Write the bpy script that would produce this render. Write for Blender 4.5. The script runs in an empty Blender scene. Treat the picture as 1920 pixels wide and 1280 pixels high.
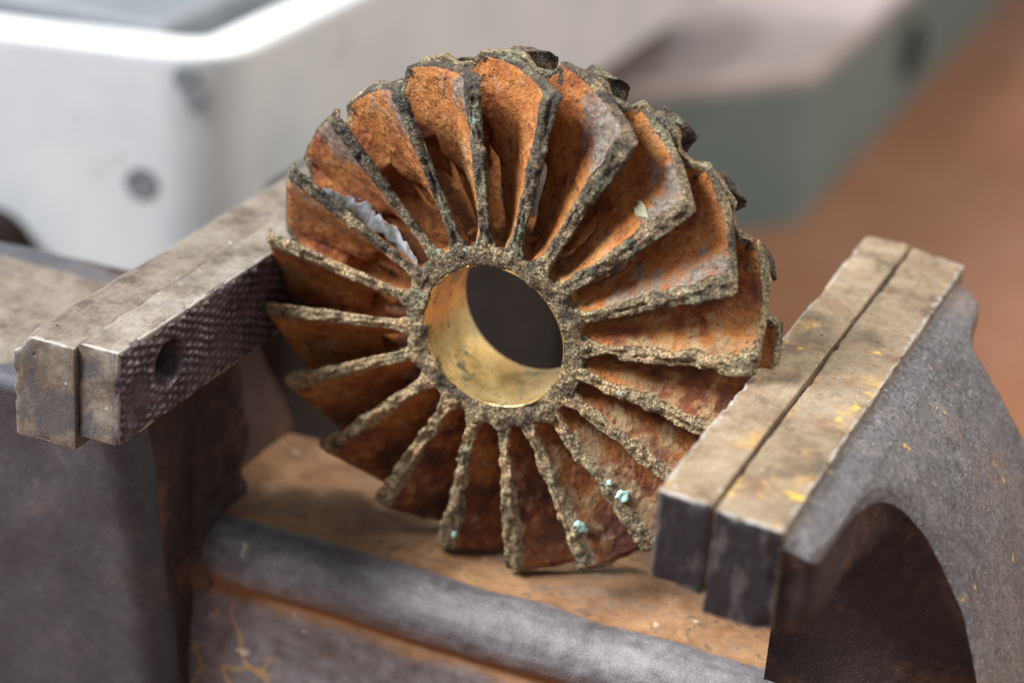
import bpy, math, random
import numpy as np
from mathutils import Matrix, Vector
S = 0.01                      # everything below is written in centimetres

scene = bpy.context.scene
# ------------------------------------------------------------------ camera
cd = bpy.data.cameras.new("camera")
cam = bpy.data.objects.new("camera", cd)
scene.collection.objects.link(cam)
CM = [[0.9134030646, 0.4008843472, 0.0706157327],
      [0.2270380280, -0.3577428105, -0.9058000968],
      [-0.3378598698, 0.8433930411, -0.4177793711]]
R3 = Matrix(((CM[0][0], -CM[1][0], -CM[2][0]),
             (CM[0][1], -CM[1][1], -CM[2][1]),
             (CM[0][2], -CM[1][2], -CM[2][2])))
CO = Vector((11.914, -28.939, 14.343))
cam.matrix_world = Matrix.Translation(CO * S) @ R3.to_4x4()
cd.sensor_width = 36.0
cd.lens = 36.0 * 4055.17 / 1920.0
cd.clip_start = 0.01
cd.clip_end = 50.0
cd.dof.use_dof = True
cd.dof.focus_distance = 33.6 * S
cd.dof.aperture_fstop = (cd.lens / 10.0) / 0.75 * 1.0   # entrance pupil of about 0.75 cm
cd.dof.aperture_fstop = cd.lens * 0.001 / (0.0078)
cd.dof.aperture_blades = 9
scene.camera = cam
# ------------------------------------------------------------------ world and lamps
w = bpy.data.worlds.new("World")
scene.world = w
w.use_nodes = True
wb = w.node_tree.nodes["Background"]
wb.inputs[0].default_value = (0.92, 0.94, 1.0, 1)
wb.inputs[1].default_value = 0.37


def area(name, loc, target, size, power, col, sy=None):
    l = bpy.data.lights.new(name, 'AREA')
    l.shape = 'RECTANGLE'
    l.size = size * S
    l.size_y = (sy or size) * S
    l.energy = power
    l.color = col
    o = bpy.data.objects.new(name, l)
    scene.collection.objects.link(o)
    o.location = Vector(loc) * S
    o.rotation_euler = (Vector(target) - Vector(loc)).to_track_quat('-Z', 'Y').to_euler()
    return o


area("ceiling_light", (6, 34, 105), (0, 2, 0), 13, 6.0, (1.0, 0.94, 0.84), 13)
area("window_light", (-92, -52, 98), (0, 2, 0), 66, 66.0, (0.98, 0.98, 1.0))
area("far_light", (90, 50, 110), (-14, 45, -8), 80, 22.0, (1.0, 0.9, 0.80))
scene.view_settings.view_transform = 'Standard'
scene.view_settings.look = 'None'
scene.view_settings.exposure = 0.0
scene.view_settings.gamma = 1.0
scene.cycles.use_denoising = True
scene.cycles.max_bounces = 8
scene.cycles.use_adaptive_sampling = False

rng = np.random.default_rng(7)
random.seed(3)


# ------------------------------------------------------------------ numpy noise
def _hash(i, j, k, s):
    h = (i.astype(np.int64) * 374761393 + j.astype(np.int64) * 668265263 + k.astype(np.int64) * 2147483647 + s * 144269504) & 0xffffffff
    h = ((h ^ (h >> 13)) * 1274126177) & 0xffffffff
    h = ((h ^ (h >> 15)) * 2246822519) & 0xffffffff
    return ((h ^ (h >> 16)) & 0xffff) / 65535.0


def vnoise(P, f, s=0):
    Q = P * f
    I = np.floor(Q)
    F = Q - I
    I = I.astype(np.int64)
    F = F * F * F * (F * (F * 6 - 15) + 10)
    r = 0
    for a in (0, 1):
        wa = F[:, 0] if a else 1 - F[:, 0]
        for b in (0, 1):
            wb_ = F[:, 1] if b else 1 - F[:, 1]
            for c in (0, 1):
                wc = F[:, 2] if c else 1 - F[:, 2]
                r = r + wa * wb_ * wc * _hash(I[:, 0] + a, I[:, 1] + b, I[:, 2] + c, s)
    return r * 2 - 1


def fbm(P, f, o=3, s=0, g=0.5):
    r = 0
    a = 1.0
    for i in range(o):
        r = r + a * vnoise(P + 17.3 * i, f, s + i)
        f *= 2.03
        a *= g
    return r


def sstep(x, a, b):
    t = np.clip((x - a) / (b - a), 0, 1)
    return t * t * (3 - 2 * t)


def normals(V, F):
    N = np.zeros_like(V)
    a = V[F[:, 2]] - V[F[:, 0]]
    b = V[F[:, 3]] - V[F[:, 1]]
    n = np.cross(a, b)
    for k in range(4):
        np.add.at(N, F[:, k], n)
    return N / (np.linalg.norm(N, axis=1, keepdims=True) + 1e-12)


# ------------------------------------------------------------------ object helpers
def empty(name, loc, label=None, cat=None, group=None):
    o = bpy.data.objects.new(name, None)
    scene.collection.objects.link(o)
    o.location = Vector(loc) * S
    o.empty_display_size = 0.01
    if label:
        o["label"] = label
        o["category"] = cat
    if group:
        o["group"] = group
    o["_base"] = list(loc)
    return o


BASE = {}


def thing(name, loc, label, cat):
    o = empty(name, loc, label, cat)
    del o["_base"]
    BASE[o.name] = np.array(loc, float)
    return o


def make(name, V, F, mat, parent=None, attrs=None, smooth=True, base=None, orient=True):
    """one mesh object; V in world centimetres"""
    V = np.asarray(V, float)
    if base is None:
        base = np.zeros(3)
        q = parent
        while q is not None:
            if q.name in BASE:
                base = BASE[q.name]
                break
            q = q.parent
    me = bpy.data.meshes.new(name)
    W = ((V - base) * S).astype(np.float32)
    quads = isinstance(F, np.ndarray)
    if quads:
        if orient:
            a = V[F[:, 0]]
            n = np.cross(V[F[:, 2]] - a, V[F[:, 3]] - V[F[:, 1]])
            if np.einsum('ij,ij->i', n, a - V.mean(0)).sum() < 0 and orient == 'closed':
                F = F[:, ::-1]
        me.vertices.add(len(W))
        me.vertices.foreach_set("co", W.ravel())
        me.loops.add(F.size)
        me.loops.foreach_set("vertex_index", F.ravel().astype(np.int32))
        me.polygons.add(len(F))
        me.polygons.foreach_set("loop_start", np.arange(0, F.size, F.shape[1], dtype=np.int32))
        me.update(calc_edges=True)
    else:
        me.from_pydata([tuple(x) for x in W], [], F)
    me.validate()
    if smooth:
        me.polygons.foreach_set("use_smooth", np.ones(len(me.polygons), bool))
    for k, v in (attrs or {}).items():
        at = me.attributes.new(k, 'FLOAT', 'POINT')
        at.data.foreach_set("value", np.asarray(v, np.float32))
    me.materials.append(mat)
    o = bpy.data.objects.new(name, me)
    scene.collection.objects.link(o)
    if parent is not None:
        o.parent = parent
    else:
        o.location = Vector(base) * S
    return o


def lattice(na, nb, nc):
    """surface of an integer box: params (n,3) ints and outward quads"""
    key = {}
    P = []
    Q = []

    def vid(a, b, c):
        k = (a, b, c)
        if k not in key:
            key[k] = len(P)
            P.append(k)
        return key[k]
    for a in range(na):
        for b in range(nb):
            Q.append((vid(a, b, 0), vid(a, b + 1, 0), vid(a + 1, b + 1, 0), vid(a + 1, b, 0)))
            Q.append((vid(a, b, nc), vid(a + 1, b, nc), vid(a + 1, b + 1, nc), vid(a, b + 1, nc)))
    for b in range(nb):
        for c in range(nc):
            Q.append((vid(0, b, c), vid(0, b, c + 1), vid(0, b + 1, c + 1), vid(0, b + 1, c)))
            Q.append((vid(na, b, c), vid(na, b + 1, c), vid(na, b + 1, c + 1), vid(na, b, c + 1)))
    for a in range(na):
        for c in range(nc):
            Q.append((vid(a, 0, c), vid(a + 1, 0, c), vid(a + 1, 0, c + 1), vid(a, 0, c + 1)))
            Q.append((vid(a, nb, c), vid(a, nb, c + 1), vid(a + 1, nb, c + 1), vid(a + 1, nb, c)))
    return np.array(P), np.array(Q, np.int32)


def rbox(lo, hi, r, step):
    """rounded box with a regular grid, world cm"""
    lo = np.array(lo, float)
    hi = np.array(hi, float)
    ext = hi - lo

    def stations(L):
        m = max(2, int(round((L - 2 * r) / step)))
        e = [0, .25 * r, .6 * r, r]
        return np.array(e + list(np.linspace(r, L - r, m + 1)[1:-1]) + [L - x for x in e[::-1]])
    st = [stations(L) for L in ext]
    I, F = lattice(*[len(s) - 1 for s in st])
    P = np.stack([st[k][I[:, k]] for k in range(3)], 1) + lo
    c = np.clip(P, lo + r, hi - r)
    d = P - c
    n = np.linalg.norm(d, axis=1, keepdims=True)
    P = np.where(n > 1e-9, c + d / np.maximum(n, 1e-9) * r, P)
    return P, F


def grid(nu, nv):
    idx = np.arange((nu + 1) * (nv + 1)).reshape(nu + 1, nv + 1)
    return np.stack([idx[:-1, :-1], idx[1:, :-1], idx[1:, 1:], idx[:-1, 1:]], -1).reshape(-1, 4).astype(np.int32)


# ------------------------------------------------------------------ materials
class NT:
    def __init__(self, name):
        self.m = bpy.data.materials.new(name)
        self.m.use_nodes = True
        self.t = self.m.node_tree
        self.b = self.t.nodes["Principled BSDF"]
        tc = self.t.nodes.new("ShaderNodeTexCoord")
        mp = self.t.nodes.new("ShaderNodeMapping")
        mp.inputs["Scale"].default_value = (100, 100, 100)
        self.t.links.new(tc.outputs["Object"], mp.inputs["Vector"])
        self.co = mp.outputs[0]

    def put(self, sock, v):
        if isinstance(v, bpy.types.NodeSocket):
            self.t.links.new(v, sock)
        elif isinstance(v, tuple) and len(v) == 3 and sock.type == 'RGBA':
            sock.default_value = (*v, 1)
        else:
            sock.default_value = v

    def scaled(self, s, off=(0, 0, 0)):
        n = self.t.nodes.new("ShaderNodeMapping")
        self.t.links.new(self.co, n.inputs[0])
        n.inputs["Scale"].default_value = s
        n.inputs["Location"].default_value = off
        return n.outputs[0]

    def noise(self, f, d=4, r=.55, co=None, dist=0.0):
        n = self.t.nodes.new("ShaderNodeTexNoise")
        self.t.links.new(co or self.co, n.inputs["Vector"])
        n.inputs["Scale"].default_value = f
        n.inputs["Detail"].default_value = d
        n.inputs["Roughness"].default_value = r
        n.inputs["Distortion"].default_value = dist
        return n.outputs[0]

    def voro(self, f, feature='F1', co=None, out=0, rnd=1.0):
        n = self.t.nodes.new("ShaderNodeTexVoronoi")
        n.feature = feature
        self.t.links.new(co or self.co, n.inputs["Vector"])
        n.inputs["Scale"].default_value = f
        n.inputs["Randomness"].default_value = rnd
        return n.outputs[out]

    def attr(self, name):
        n = self.t.nodes.new("ShaderNodeAttribute")
        n.attribute_name = name
        return n.outputs["Fac"]

    def math(self, op, a, b=0.0, clamp=False):
        n = self.t.nodes.new("ShaderNodeMath")
        n.operation = op
        n.use_clamp = clamp
        self.put(n.inputs[0], a)
        self.put(n.inputs[1], b)
        return n.outputs[0]

    def step(self, v, a, b):
        n = self.t.nodes.new("ShaderNodeMapRange")
        n.interpolation_type = 'SMOOTHSTEP'
        self.put(n.inputs[0], v)
        n.inputs[1].default_value = a
        n.inputs[2].default_value = b
        return n.outputs[0]

    def ramp(self, f, stops):
        n = self.t.nodes.new("ShaderNodeValToRGB")
        self.put(n.inputs[0], f)
        e = n.color_ramp.elements
        while len(e) < len(stops):
            e.new(0.5)
        for i, (p, c) in enumerate(stops):
            e[i].position = p
            e[i].color = (*c, 1)
        return n.outputs[0]

    def mix(self, f, a, b, mode='MIX'):
        n = self.t.nodes.new("ShaderNodeMix")
        n.data_type = 'RGBA'
        n.blend_type = mode
        self.put(n.inputs[0], f)
        self.put(n.inputs[6], a)
        self.put(n.inputs[7], b)
        return n.outputs[2]

    def normal_axis(self, axis):
        g = self.t.nodes.new("ShaderNodeNewGeometry")
        s = self.t.nodes.new("ShaderNodeSeparateXYZ")
        self.t.links.new(g.outputs["Normal"], s.inputs[0])
        return s.outputs[axis]

    def pos(self, axis):
        s = self.t.nodes.new("ShaderNodeSeparateXYZ")
        self.t.links.new(self.co, s.inputs[0])
        return s.outputs[axis]

    def finish(self, col, rough=.6, metal=0.0, height=None, dist=0.02, strength=1.0, spec=.5):
        self.put(self.b.inputs["Base Color"], col)
        self.put(self.b.inputs["Roughness"], rough)
        self.put(self.b.inputs["Metallic"], metal)
        self.b.inputs["Specular IOR Level"].default_value = spec
        if height is not None:
            n = self.t.nodes.new("ShaderNodeBump")
            n.inputs["Strength"].default_value = strength
            n.inputs["Distance"].default_value = dist * S
            self.put(n.inputs["Height"], height)
            self.t.links.new(n.outputs[0], self.b.inputs["Normal"])
        return self.m


def mat_patina():
    t = NT("corroded_bronze")
    crust = t.attr("crust")
    grey = t.attr("grey")
    lit_warm = t.attr("lit_warm")
    big = t.noise(1.1, 4, .6, dist=.4)
    mid = t.noise(3.2, 5, .6)
    fine = t.noise(16, 5, .65)
    grit = t.noise(38, 4, .7)
    v = t.math('ADD', t.math('MULTIPLY', big, .62), t.math('MULTIPLY', mid, .38))
    v = t.math('ADD', v, t.math('MULTIPLY', t.math('SUBTRACT', lit_warm, .5), .30))  # shifts the rust tone by the painted top light
    orange = t.ramp(v, [(0.28, (.055, .020, .015)), (.38, (.16, .044, .018)), (.46, (.34, .098, .023)),
                        (.55, (.50, .185, .038)), (.66, (.54, .25, .085)), (.80, (.60, .40, .24))])
    orange = t.mix(t.math('MULTIPLY', t.step(fine, .50, .70), .6), orange, (.085, .026, .016))
    pit = t.math('MULTIPLY', t.step(t.voro(7.0, 'F1'), .22, .10), t.step(t.noise(1.9, 3, .6, co=t.scaled((1, 1, 1), (6, 6, 1))), .46, .60))
    orange = t.mix(t.math('MULTIPLY', pit, .75), orange, (.05, .018, .013))
    pale = t.step(t.noise(2.3, 5, .62, co=t.scaled((1, 1, 1), (5, 3, 1))), .60, .74)
    orange = t.mix(t.math('MULTIPLY', pale, .6), orange, (.50, .34, .235))
    dust = t.ramp(t.noise(30, 6, .72), [(.32, (.55, .52, .52)), (.5, (.95, .95, .95)), (.68, (1.30, 1.30, 1.32))])
    orange = t.mix(.8, orange, t.mix(1.0, orange, dust, 'MULTIPLY'))
    scab = t.step(t.noise(4.2, 6, .70, co=t.scaled((1, 1, 1), (1, 8, 3))), .55, .64)
    orange = t.mix(t.math('MULTIPLY', scab, .6), orange, (.095, .050, .034))
    # grey oxide film on the flanks
    greyc = t.ramp(fine, [(.3, (.08, .07, .058)), (.5, (.215, .19, .16)), (.72, (.40, .37, .335))])
    gm = t.math('ADD', grey, t.math('MULTIPLY', t.math('SUBTRACT', mid, .5), 1.5))
    gm = t.math('MULTIPLY', t.step(gm, .38, .72), .9)
    tan = t.ramp(t.math('ADD', t.math('MULTIPLY', fine, .5), t.math('MULTIPLY', mid, .5)), [(.34, (.12, .085, .055)), (.48, (.36, .23, .105)), (.66, (.50, .36, .20))])
    greyc = t.mix(t.step(t.attr("dark"), .0, -.10), greyc, tan)
    col = t.mix(gm, orange, greyc)
    # crust on edges: dark pits with tan grains
    vo = t.voro(16, 'F1')
    vs = t.voro(31, 'F1')
    gr = t.math('ADD', t.math('MULTIPLY', vo, .55), t.math('MULTIPLY', vs, .40))
    gr = t.math('ADD', gr, t.math('MULTIPLY', t.math('SUBTRACT', t.noise(9, 5, .7), .5), 1.1))
    gr = t.math('ADD', gr, t.math('MULTIPLY', t.math('SUBTRACT', grit, .5), .5))
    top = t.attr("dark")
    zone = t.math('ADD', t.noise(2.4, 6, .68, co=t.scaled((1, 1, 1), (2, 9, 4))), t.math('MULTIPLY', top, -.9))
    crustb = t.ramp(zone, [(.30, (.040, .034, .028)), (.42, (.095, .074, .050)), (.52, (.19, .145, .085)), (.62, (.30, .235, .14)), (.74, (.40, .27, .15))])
    crustb = t.mix(t.math('MULTIPLY', t.step(t.noise(1.9, 4, .6, co=t.scaled((1, 1, 1), (7, 1, 2))), .52, .66), .55), crustb, (.22, .235, .15))
    grain = t.ramp(gr, [(.18, (1.0, 1.0, 1.0)), (.40, (.62, .62, .62)), (.62, (.26, .25, .24)), (.80, (.10, .10, .10))])
    crustc = t.mix(.85, crustb, t.mix(1.0, t.mix(1.0, crustb, (2.5, 2.4, 2.2), 'MULTIPLY'), grain, 'MULTIPLY'))
    bare = t.math('MULTIPLY', t.step(t.noise(3.3, 4, .6, co=t.scaled((1, 1, 1), (4, 4, 9))), .60, .68), .6)
    crustc = t.mix(bare, crustc, (.36, .22, .13))
    cm = t.math('ADD', crust, t.math('MULTIPLY', t.math('SUBTRACT', mid, .5), .8))
    cm = t.step(t.math('ADD', cm, t.math('MULTIPLY', t.math('SUBTRACT', grit, .5), .35)), .42, .60)
    col = t.mix(cm, col, crustc)
    # verdigris
    ver = t.noise(2.9, 6, .66, co=t.scaled((1, 1, 1), (11, 2, 7)))
    vm = t.step(ver, .665, .70)
    vm = t.math('MULTIPLY', vm, t.math('ADD', t.math('MULTIPLY', cm, .75), .15))
    col = t.mix(vm, col, t.mix(fine, (.16, .30, .24), (.50, .68, .58)))
    sp = t.step(t.voro(9, 'F1'), .10, .05)
    spm = t.math('MULTIPLY', sp, t.step(t.noise(1.7, 2), .56, .64))
    col = t.mix(t.math('MULTIPLY', spm, .8), col, (.60, .60, .55))
    lump = t.math('SUBTRACT', 1.0, t.voro(8.5, 'SMOOTH_F1'))
    h = t.math('ADD', t.math('ADD', t.math('MULTIPLY', fine, .9), t.math('MULTIPLY', grit, .45)), t.math('MULTIPLY', t.math('MULTIPLY', lump, t.step(t.noise(1.6, 3, .5), .42, .60)), 1.3))
    hc = t.math('MULTIPLY', t.math('SUBTRACT', 1.0, gr), 1.1)
    h = t.math('SUBTRACT', h, t.math('MULTIPLY', pit, .9))
    hh = t.mix(cm, h, hc)
    rough = t.math("SUBTRACT", .68, t.math('MULTIPLY', gm, .25))
    return t.finish(col, rough, 0.0, hh, .075, 1.0, .4)


def mat_brass():
    t = NT("polished_brass_bore")
    n = t.noise(1.6, 4, .6)
    f = t.noise(9, 4, .6)
    ring = t.noise(60, 2, .5, co=t.scaled((.03, 1, .03)))
    col = t.ramp(n, [(.3, (.28, .185, .06)), (.5, (.68, .455, .165)), (.75, (.84, .62, .29))])
    st = t.step(t.noise(2.4, 5, .6, co=t.scaled((1, 1, 1), (3, 3, 8))), .54, .64)
    col = t.mix(st, col, (.13, .13, .065))
    col = t.mix(t.math('MULTIPLY', t.step(t.noise(3.1, 4, .6, co=t.scaled((1, 1, 1), (9, 3, 2))), .62, .68), .8), col, (.32, .42, .30))
    col = t.mix(t.step(f, .62, .7), col, (.22, .15, .07))
    rough = t.math('ADD', .17, t.math('MULTIPLY', t.math('ADD', n, st), .20))
    metal = t.math('SUBTRACT', .78, t.math('MULTIPLY', st, .6))
    return t.finish(col, rough, metal, t.math('ADD', ring, t.math('MULTIPLY', f, .5)), .006, .6)


def mat_jaw(name, tone=1.0, ochre=.0, seed=0.0, dark_end=False, g1=1.0, g2=1.0):
    t = NT(name)
    co = t.scaled((1, 1, 1), (seed, seed * 2, seed))
    n = t.noise(1.0, 5, .6, co=co, dist=.3)
    m = t.noise(5, 5, .65, co=co)
    f = t.noise(30, 4, .7, co=co)
    brushed = t.noise(14, 4, .6, co=t.scaled((1, .12, 1), (seed, 0, 0)))
    v = t.math('ADD', t.math('MULTIPLY', n, .6), t.math('ADD', t.math('MULTIPLY', m, .25), t.math('MULTIPLY', brushed, .15)))
    col = t.ramp(v, [(.30, (.060 * tone, .046 * tone, .036 * tone)), (.40, (.17 * tone, .128 * tone * g1, .090 * tone * g2)),
                     (.50, (.31 * tone, .245 * tone * g1, .175 * tone * g2)), (.62, (.40 * tone, .335 * tone * g1, .26 * tone * g2)), (.8, (.48 * tone, .43 * tone * g1, .36 * tone * g2))])
    col = t.mix(t.math('MULTIPLY', t.step(t.noise(1.4, 5, .65, co=t.scaled((1, 1, 1), (seed + 2, 4, seed))), .50, .66), .55 if ochre else .35), col, (.19, .105, .058) if ochre else (.085, .075, .072))
    col = t.mix(t.math('MULTIPLY', t.step(t.noise(11, 5, .7, co=co), .50, .68), .45), col, (.10 * tone, .078 * tone, .06 * tone))
    col = t.mix(t.math('MULTIPLY', t.step(f, .55, .75), .5), col, (.09 * tone, .068 * tone, .05 * tone))
    if ochre:
        up = t.step(t.normal_axis(2), .5, .8)
        o = t.math('MULTIPLY', up, 1.0)
        o = t.math('MULTIPLY', up, t.step(t.math('ADD', t.math('MULTIPLY', t.noise(.75, 3, .5, co=t.scaled((1, .7, 1), (4 + seed, 1, 0))), .75), t.math('MULTIPLY', t.noise(7, 3, .6), .25)), .50, .62))
        col = t.mix(t.math('MULTIPLY', o, ochre * .55), col, (.52, .33, .10))
        sp = t.math('MULTIPLY', o, t.step(t.noise(3.5, 4, .55, co=t.scaled((1, 1, 1), (1 + seed, 7, 0))), .585, .64))
        col = t.mix(t.math('MULTIPLY', sp, ochre), col, (.74, .45, .06))
    wsp = t.math('MULTIPLY', t.math('MULTIPLY', t.step(t.voro(2.6, 'F1', co=co), .11, .05), t.step(t.noise(.9, 3, .5, co=t.scaled((1, 1, 1), (seed + 3, 1, 8))), .54, .62)), .8)
    col = t.mix(wsp, col, (.60, .57, .52))
    pits = t.math('MULTIPLY', t.step(t.voro(3.1, 'F1', co=t.scaled((1, 1, 1), (3, seed, 2))), .12, .06), t.step(t.noise(1.1, 3, .5, co=t.scaled((1, 1, 1), (seed, 6, 8))), .50, .58))
    col = t.mix(pits, col, (.03, .024, .02))
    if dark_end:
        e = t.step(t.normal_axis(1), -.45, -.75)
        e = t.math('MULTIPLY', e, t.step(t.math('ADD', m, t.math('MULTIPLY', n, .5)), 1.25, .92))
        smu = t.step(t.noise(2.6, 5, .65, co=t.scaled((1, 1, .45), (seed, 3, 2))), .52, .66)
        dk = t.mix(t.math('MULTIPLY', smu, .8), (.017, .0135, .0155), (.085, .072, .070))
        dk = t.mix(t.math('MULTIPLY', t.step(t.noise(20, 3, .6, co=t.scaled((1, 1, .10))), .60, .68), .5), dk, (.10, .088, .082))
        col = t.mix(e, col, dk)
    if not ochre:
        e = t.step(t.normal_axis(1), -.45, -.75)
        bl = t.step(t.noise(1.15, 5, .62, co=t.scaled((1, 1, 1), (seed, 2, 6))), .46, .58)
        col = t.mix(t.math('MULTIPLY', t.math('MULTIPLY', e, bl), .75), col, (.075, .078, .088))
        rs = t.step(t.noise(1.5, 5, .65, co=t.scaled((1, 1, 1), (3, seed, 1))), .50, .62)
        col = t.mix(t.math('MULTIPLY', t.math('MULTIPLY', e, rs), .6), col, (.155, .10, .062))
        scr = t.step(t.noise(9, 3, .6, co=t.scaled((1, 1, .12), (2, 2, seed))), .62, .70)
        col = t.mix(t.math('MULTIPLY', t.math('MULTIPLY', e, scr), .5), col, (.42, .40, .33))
    edge = t.attr("edge")
    col = t.mix(t.math('MULTIPLY', t.step(t.math('ADD', edge, t.math('MULTIPLY', t.math('SUBTRACT', m, .5), 1.6)), .55, .85), t.math('MULTIPLY', .75, t.math('ADD', t.math('MULTIPLY', t.step(t.normal_axis(2), .05, .5), .75), .25))), col, (.46 * tone, .44 * tone, .41 * tone))
    h = t.math('ADD', t.math('MULTIPLY', m, 1.0), t.math('ADD', t.math('MULTIPLY', f, .35), t.math('MULTIPLY', brushed, .5)))
    h = t.math('SUBTRACT', h, t.math('MULTIPLY', pits, 1.0))
    return t.finish(col, t.math('ADD', .40, t.math('MULTIPLY', m, .3)), .35, h, .03, .7)


def mat_knurl():
    t = NT("dark_knurled_steel")
    n = t.noise(2.2, 5, .6)
    f = t.noise(24, 4, .65)
    top = t.attr("edge")
    col = t.ramp(n, [(.3, (.022, .014, .013)), (.5, (.062, .046, .055)), (.7, (.13, .10, .125))])
    col = t.mix(t.math('MULTIPLY', t.step(n, .56, .66), .6), col, (.10, .04, .02))
    col = t.mix(t.math('MULTIPLY', top, t.step(f, .36, .60)), col, (.38, .33, .37))
    return t.finish(col, .42, .45, f, .02, .6)


def mat_cast(name, a, b, c, spots=.0, rust=.0, seed=0., pit=1.0, glint=False):
    t = NT(name)
    co = t.scaled((1, 1, 1), (seed, seed, seed))
    n = t.noise(.55, 5, .6, co=co)
    m = t.noise(4, 5, .65, co=co)
    f = t.noise(26, 4, .7, co=co)
    v = t.math('ADD', t.math('MULTIPLY', n, .5), t.math('ADD', t.math('MULTIPLY', m, .3), t.math('MULTIPLY', f, .2)))
    col = t.ramp(v, [(.34, a), (.50, b), (.66, c)])
    lt = t.math('MULTIPLY', t.step(f, .58, .70), t.step(m, .42, .62))
    col = t.mix(t.math('MULTIPLY', lt, .65), col, tuple(min(.7, x * 2.4 + .06) for x in c))
    if rust:
        r = t.step(t.math('ADD', n, t.math('MULTIPLY', m, .4)), .72, .86)
        col = t.mix(t.math('MULTIPLY', r, rust), col, (.20, .085, .03))
    if spots:
        s = t.math('MULTIPLY', t.step(t.noise(2.6, 3, .5, co=t.scaled((1, 1, 1), (8 + seed, 3, 5))), .69, .72), spots)
        col = t.mix(s, col, (.60, .36, .08))
        s2 = t.step(t.noise(1.9, 4, .6, co=t.scaled((1, 1, 1), (2 + seed, 13, 5))), .70, .75)
        col = t.mix(t.math('MULTIPLY', s2, .8), col, (.55, .53, .50))
    h = t.math('ADD', t.math('MULTIPLY', m, .8), t.math('MULTIPLY', f, .5))
    if glint:
        col = t.mix(t.math('MULTIPLY', t.step(t.noise(15, 5, .75), .53, .64), .60), col, (.40, .38, .36))
        col = t.mix(t.math('MULTIPLY', t.step(t.noise(12, 5, .75, co=t.scaled((1, 1, 1), (3, 3, 3))), .50, .62), .7), col, (.03, .028, .032))
        return t.finish(col, .42, .35, h, .04 * pit, .9)
    return t.finish(col, .55, .15, h, .04 * pit, .8)


def mat_slide():
    t = NT("rusty_slide_steel")
    z = t.attr("lip")
    n = t.noise(.8, 5, .62, dist=.5)
    m = t.noise(3.6, 5, .6)
    f = t.noise(26, 4, .7)
    st = t.noise(3.0, 4, .6, co=t.scaled((.22, 1, 1)))
    v = t.math('ADD', t.math('MULTIPLY', n, .6), t.math('ADD', t.math('MULTIPLY', m, .25), t.math('MULTIPLY', f, .15)))
    rust = t.ramp(v, [(.32, (.09, .040, .020)), (.44, (.27, .135, .062)), (.54, (.40, .225, .11)), (.66, (.52, .30, .12)), (.8, (.5, .38, .26))])
    rust = t.mix(t.math('MULTIPLY', t.step(m, .54, .68), .7), rust, (.10, .070, .052))
    rust = t.mix(t.math('MULTIPLY', t.step(t.noise(1.3, 5, .65, co=t.scaled((1, 1, 1), (5, 5, 2))), .50, .64), .6), rust, (.24, .165, .115))
    rust = t.mix(t.math('MULTIPLY', t.step(f, .52, .68), .4), rust, (.09, .05, .03))
    gv = t.math('ADD', t.math('MULTIPLY', st, .35), t.math('ADD', t.math('MULTIPLY', m, .35), t.math('MULTIPLY', f, .3)))
    grey = t.ramp(gv, [(.34, (.060, .052, .052)), (.50, (.165, .153, .158)), (.64, (.27, .255, .262)), (.8, (.42, .40, .38))])
    zz = t.step(t.math('ADD', z, t.math('MULTIPLY', t.math('SUBTRACT', st, .5), .9)), .38, .62)
    col = t.mix(zz, rust, grey)
    drip = t.math('MULTIPLY', t.step(t.math('ABSOLUTE', t.math('SUBTRACT', t.noise(.8, 2, .4, dist=.8), .5)), .026, .010), t.math('MULTIPLY', t.step(t.attr("low"), .3, .6), t.step(t.pos(0), -3.0, -3.6)))
    col = t.mix(t.math('MULTIPLY', drip, .7), col, (.50, .31, .10))
    low2 = t.math('MULTIPLY', t.attr("seam"), .85)
    col = t.mix(low2, col, (.25, .095, .028))
    wsp = t.math('MULTIPLY', t.step(t.noise(2.2, 4, .6, co=t.scaled((1, 1, 1), (4, 4, 1))), .67, .72), .85)
    col = t.mix(wsp, col, (.60, .52, .40))
    return t.finish(col, t.math('ADD', .42, t.math('MULTIPLY', m, .3)), .2, t.math('ADD', m, t.math('MULTIPLY', f, .5)), .035, .6)


def mat_paint(name, c, c2, rough=.45, f=.35, spots=None):
    t = NT(name)
    n = t.noise(f, 4, .55)
    m = t.noise(f * 9, 4, .6)
    col = t.mix(t.step(t.math('ADD', t.math('MULTIPLY', n, .7), t.math('MULTIPLY', m, .3)), .35, .65), c, c2)
    if spots:
        col = t.mix(t.math('MULTIPLY', t.step(t.noise(f * 2.2, 3, .5, co=t.scaled((1, 1, 1), (3, 2, 9))), .62, .72), .6), col, spots)
    return t.finish(col, rough, 0.0, m, .03, .05 if rough > .7 else .3, .05 if rough > .7 else .3)


M_PAT = mat_patina()
M_BRASS = mat_brass()
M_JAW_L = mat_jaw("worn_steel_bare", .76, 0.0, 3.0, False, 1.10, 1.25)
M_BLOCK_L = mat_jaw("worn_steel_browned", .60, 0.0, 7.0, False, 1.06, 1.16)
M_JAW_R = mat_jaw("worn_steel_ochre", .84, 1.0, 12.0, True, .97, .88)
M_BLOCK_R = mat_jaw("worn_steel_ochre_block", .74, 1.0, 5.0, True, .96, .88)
M_KNURL = mat_knurl()
M_CAST_L = mat_cast("grey_cast_iron", (.038, .039, .048), (.062, .063, .075), (.092, .093, .107), 0, .15, 2.)
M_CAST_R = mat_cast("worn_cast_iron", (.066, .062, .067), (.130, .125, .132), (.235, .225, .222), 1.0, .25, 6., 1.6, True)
M_ROUGH = mat_cast("shaded_rusty_casting", (.020, .012, .012), (.045, .026, .024), (.09, .06, .055), 0, .5, 9., 2.)  # rusty iron, darkened to stand in for shade on recessed walls
M_SLIDE = mat_slide()
M_WHITE = mat_paint("white_machine_paint", (.47, .505, .53), (.54, .565, .575), .42, .3, (.40, .42, .43))
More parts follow.
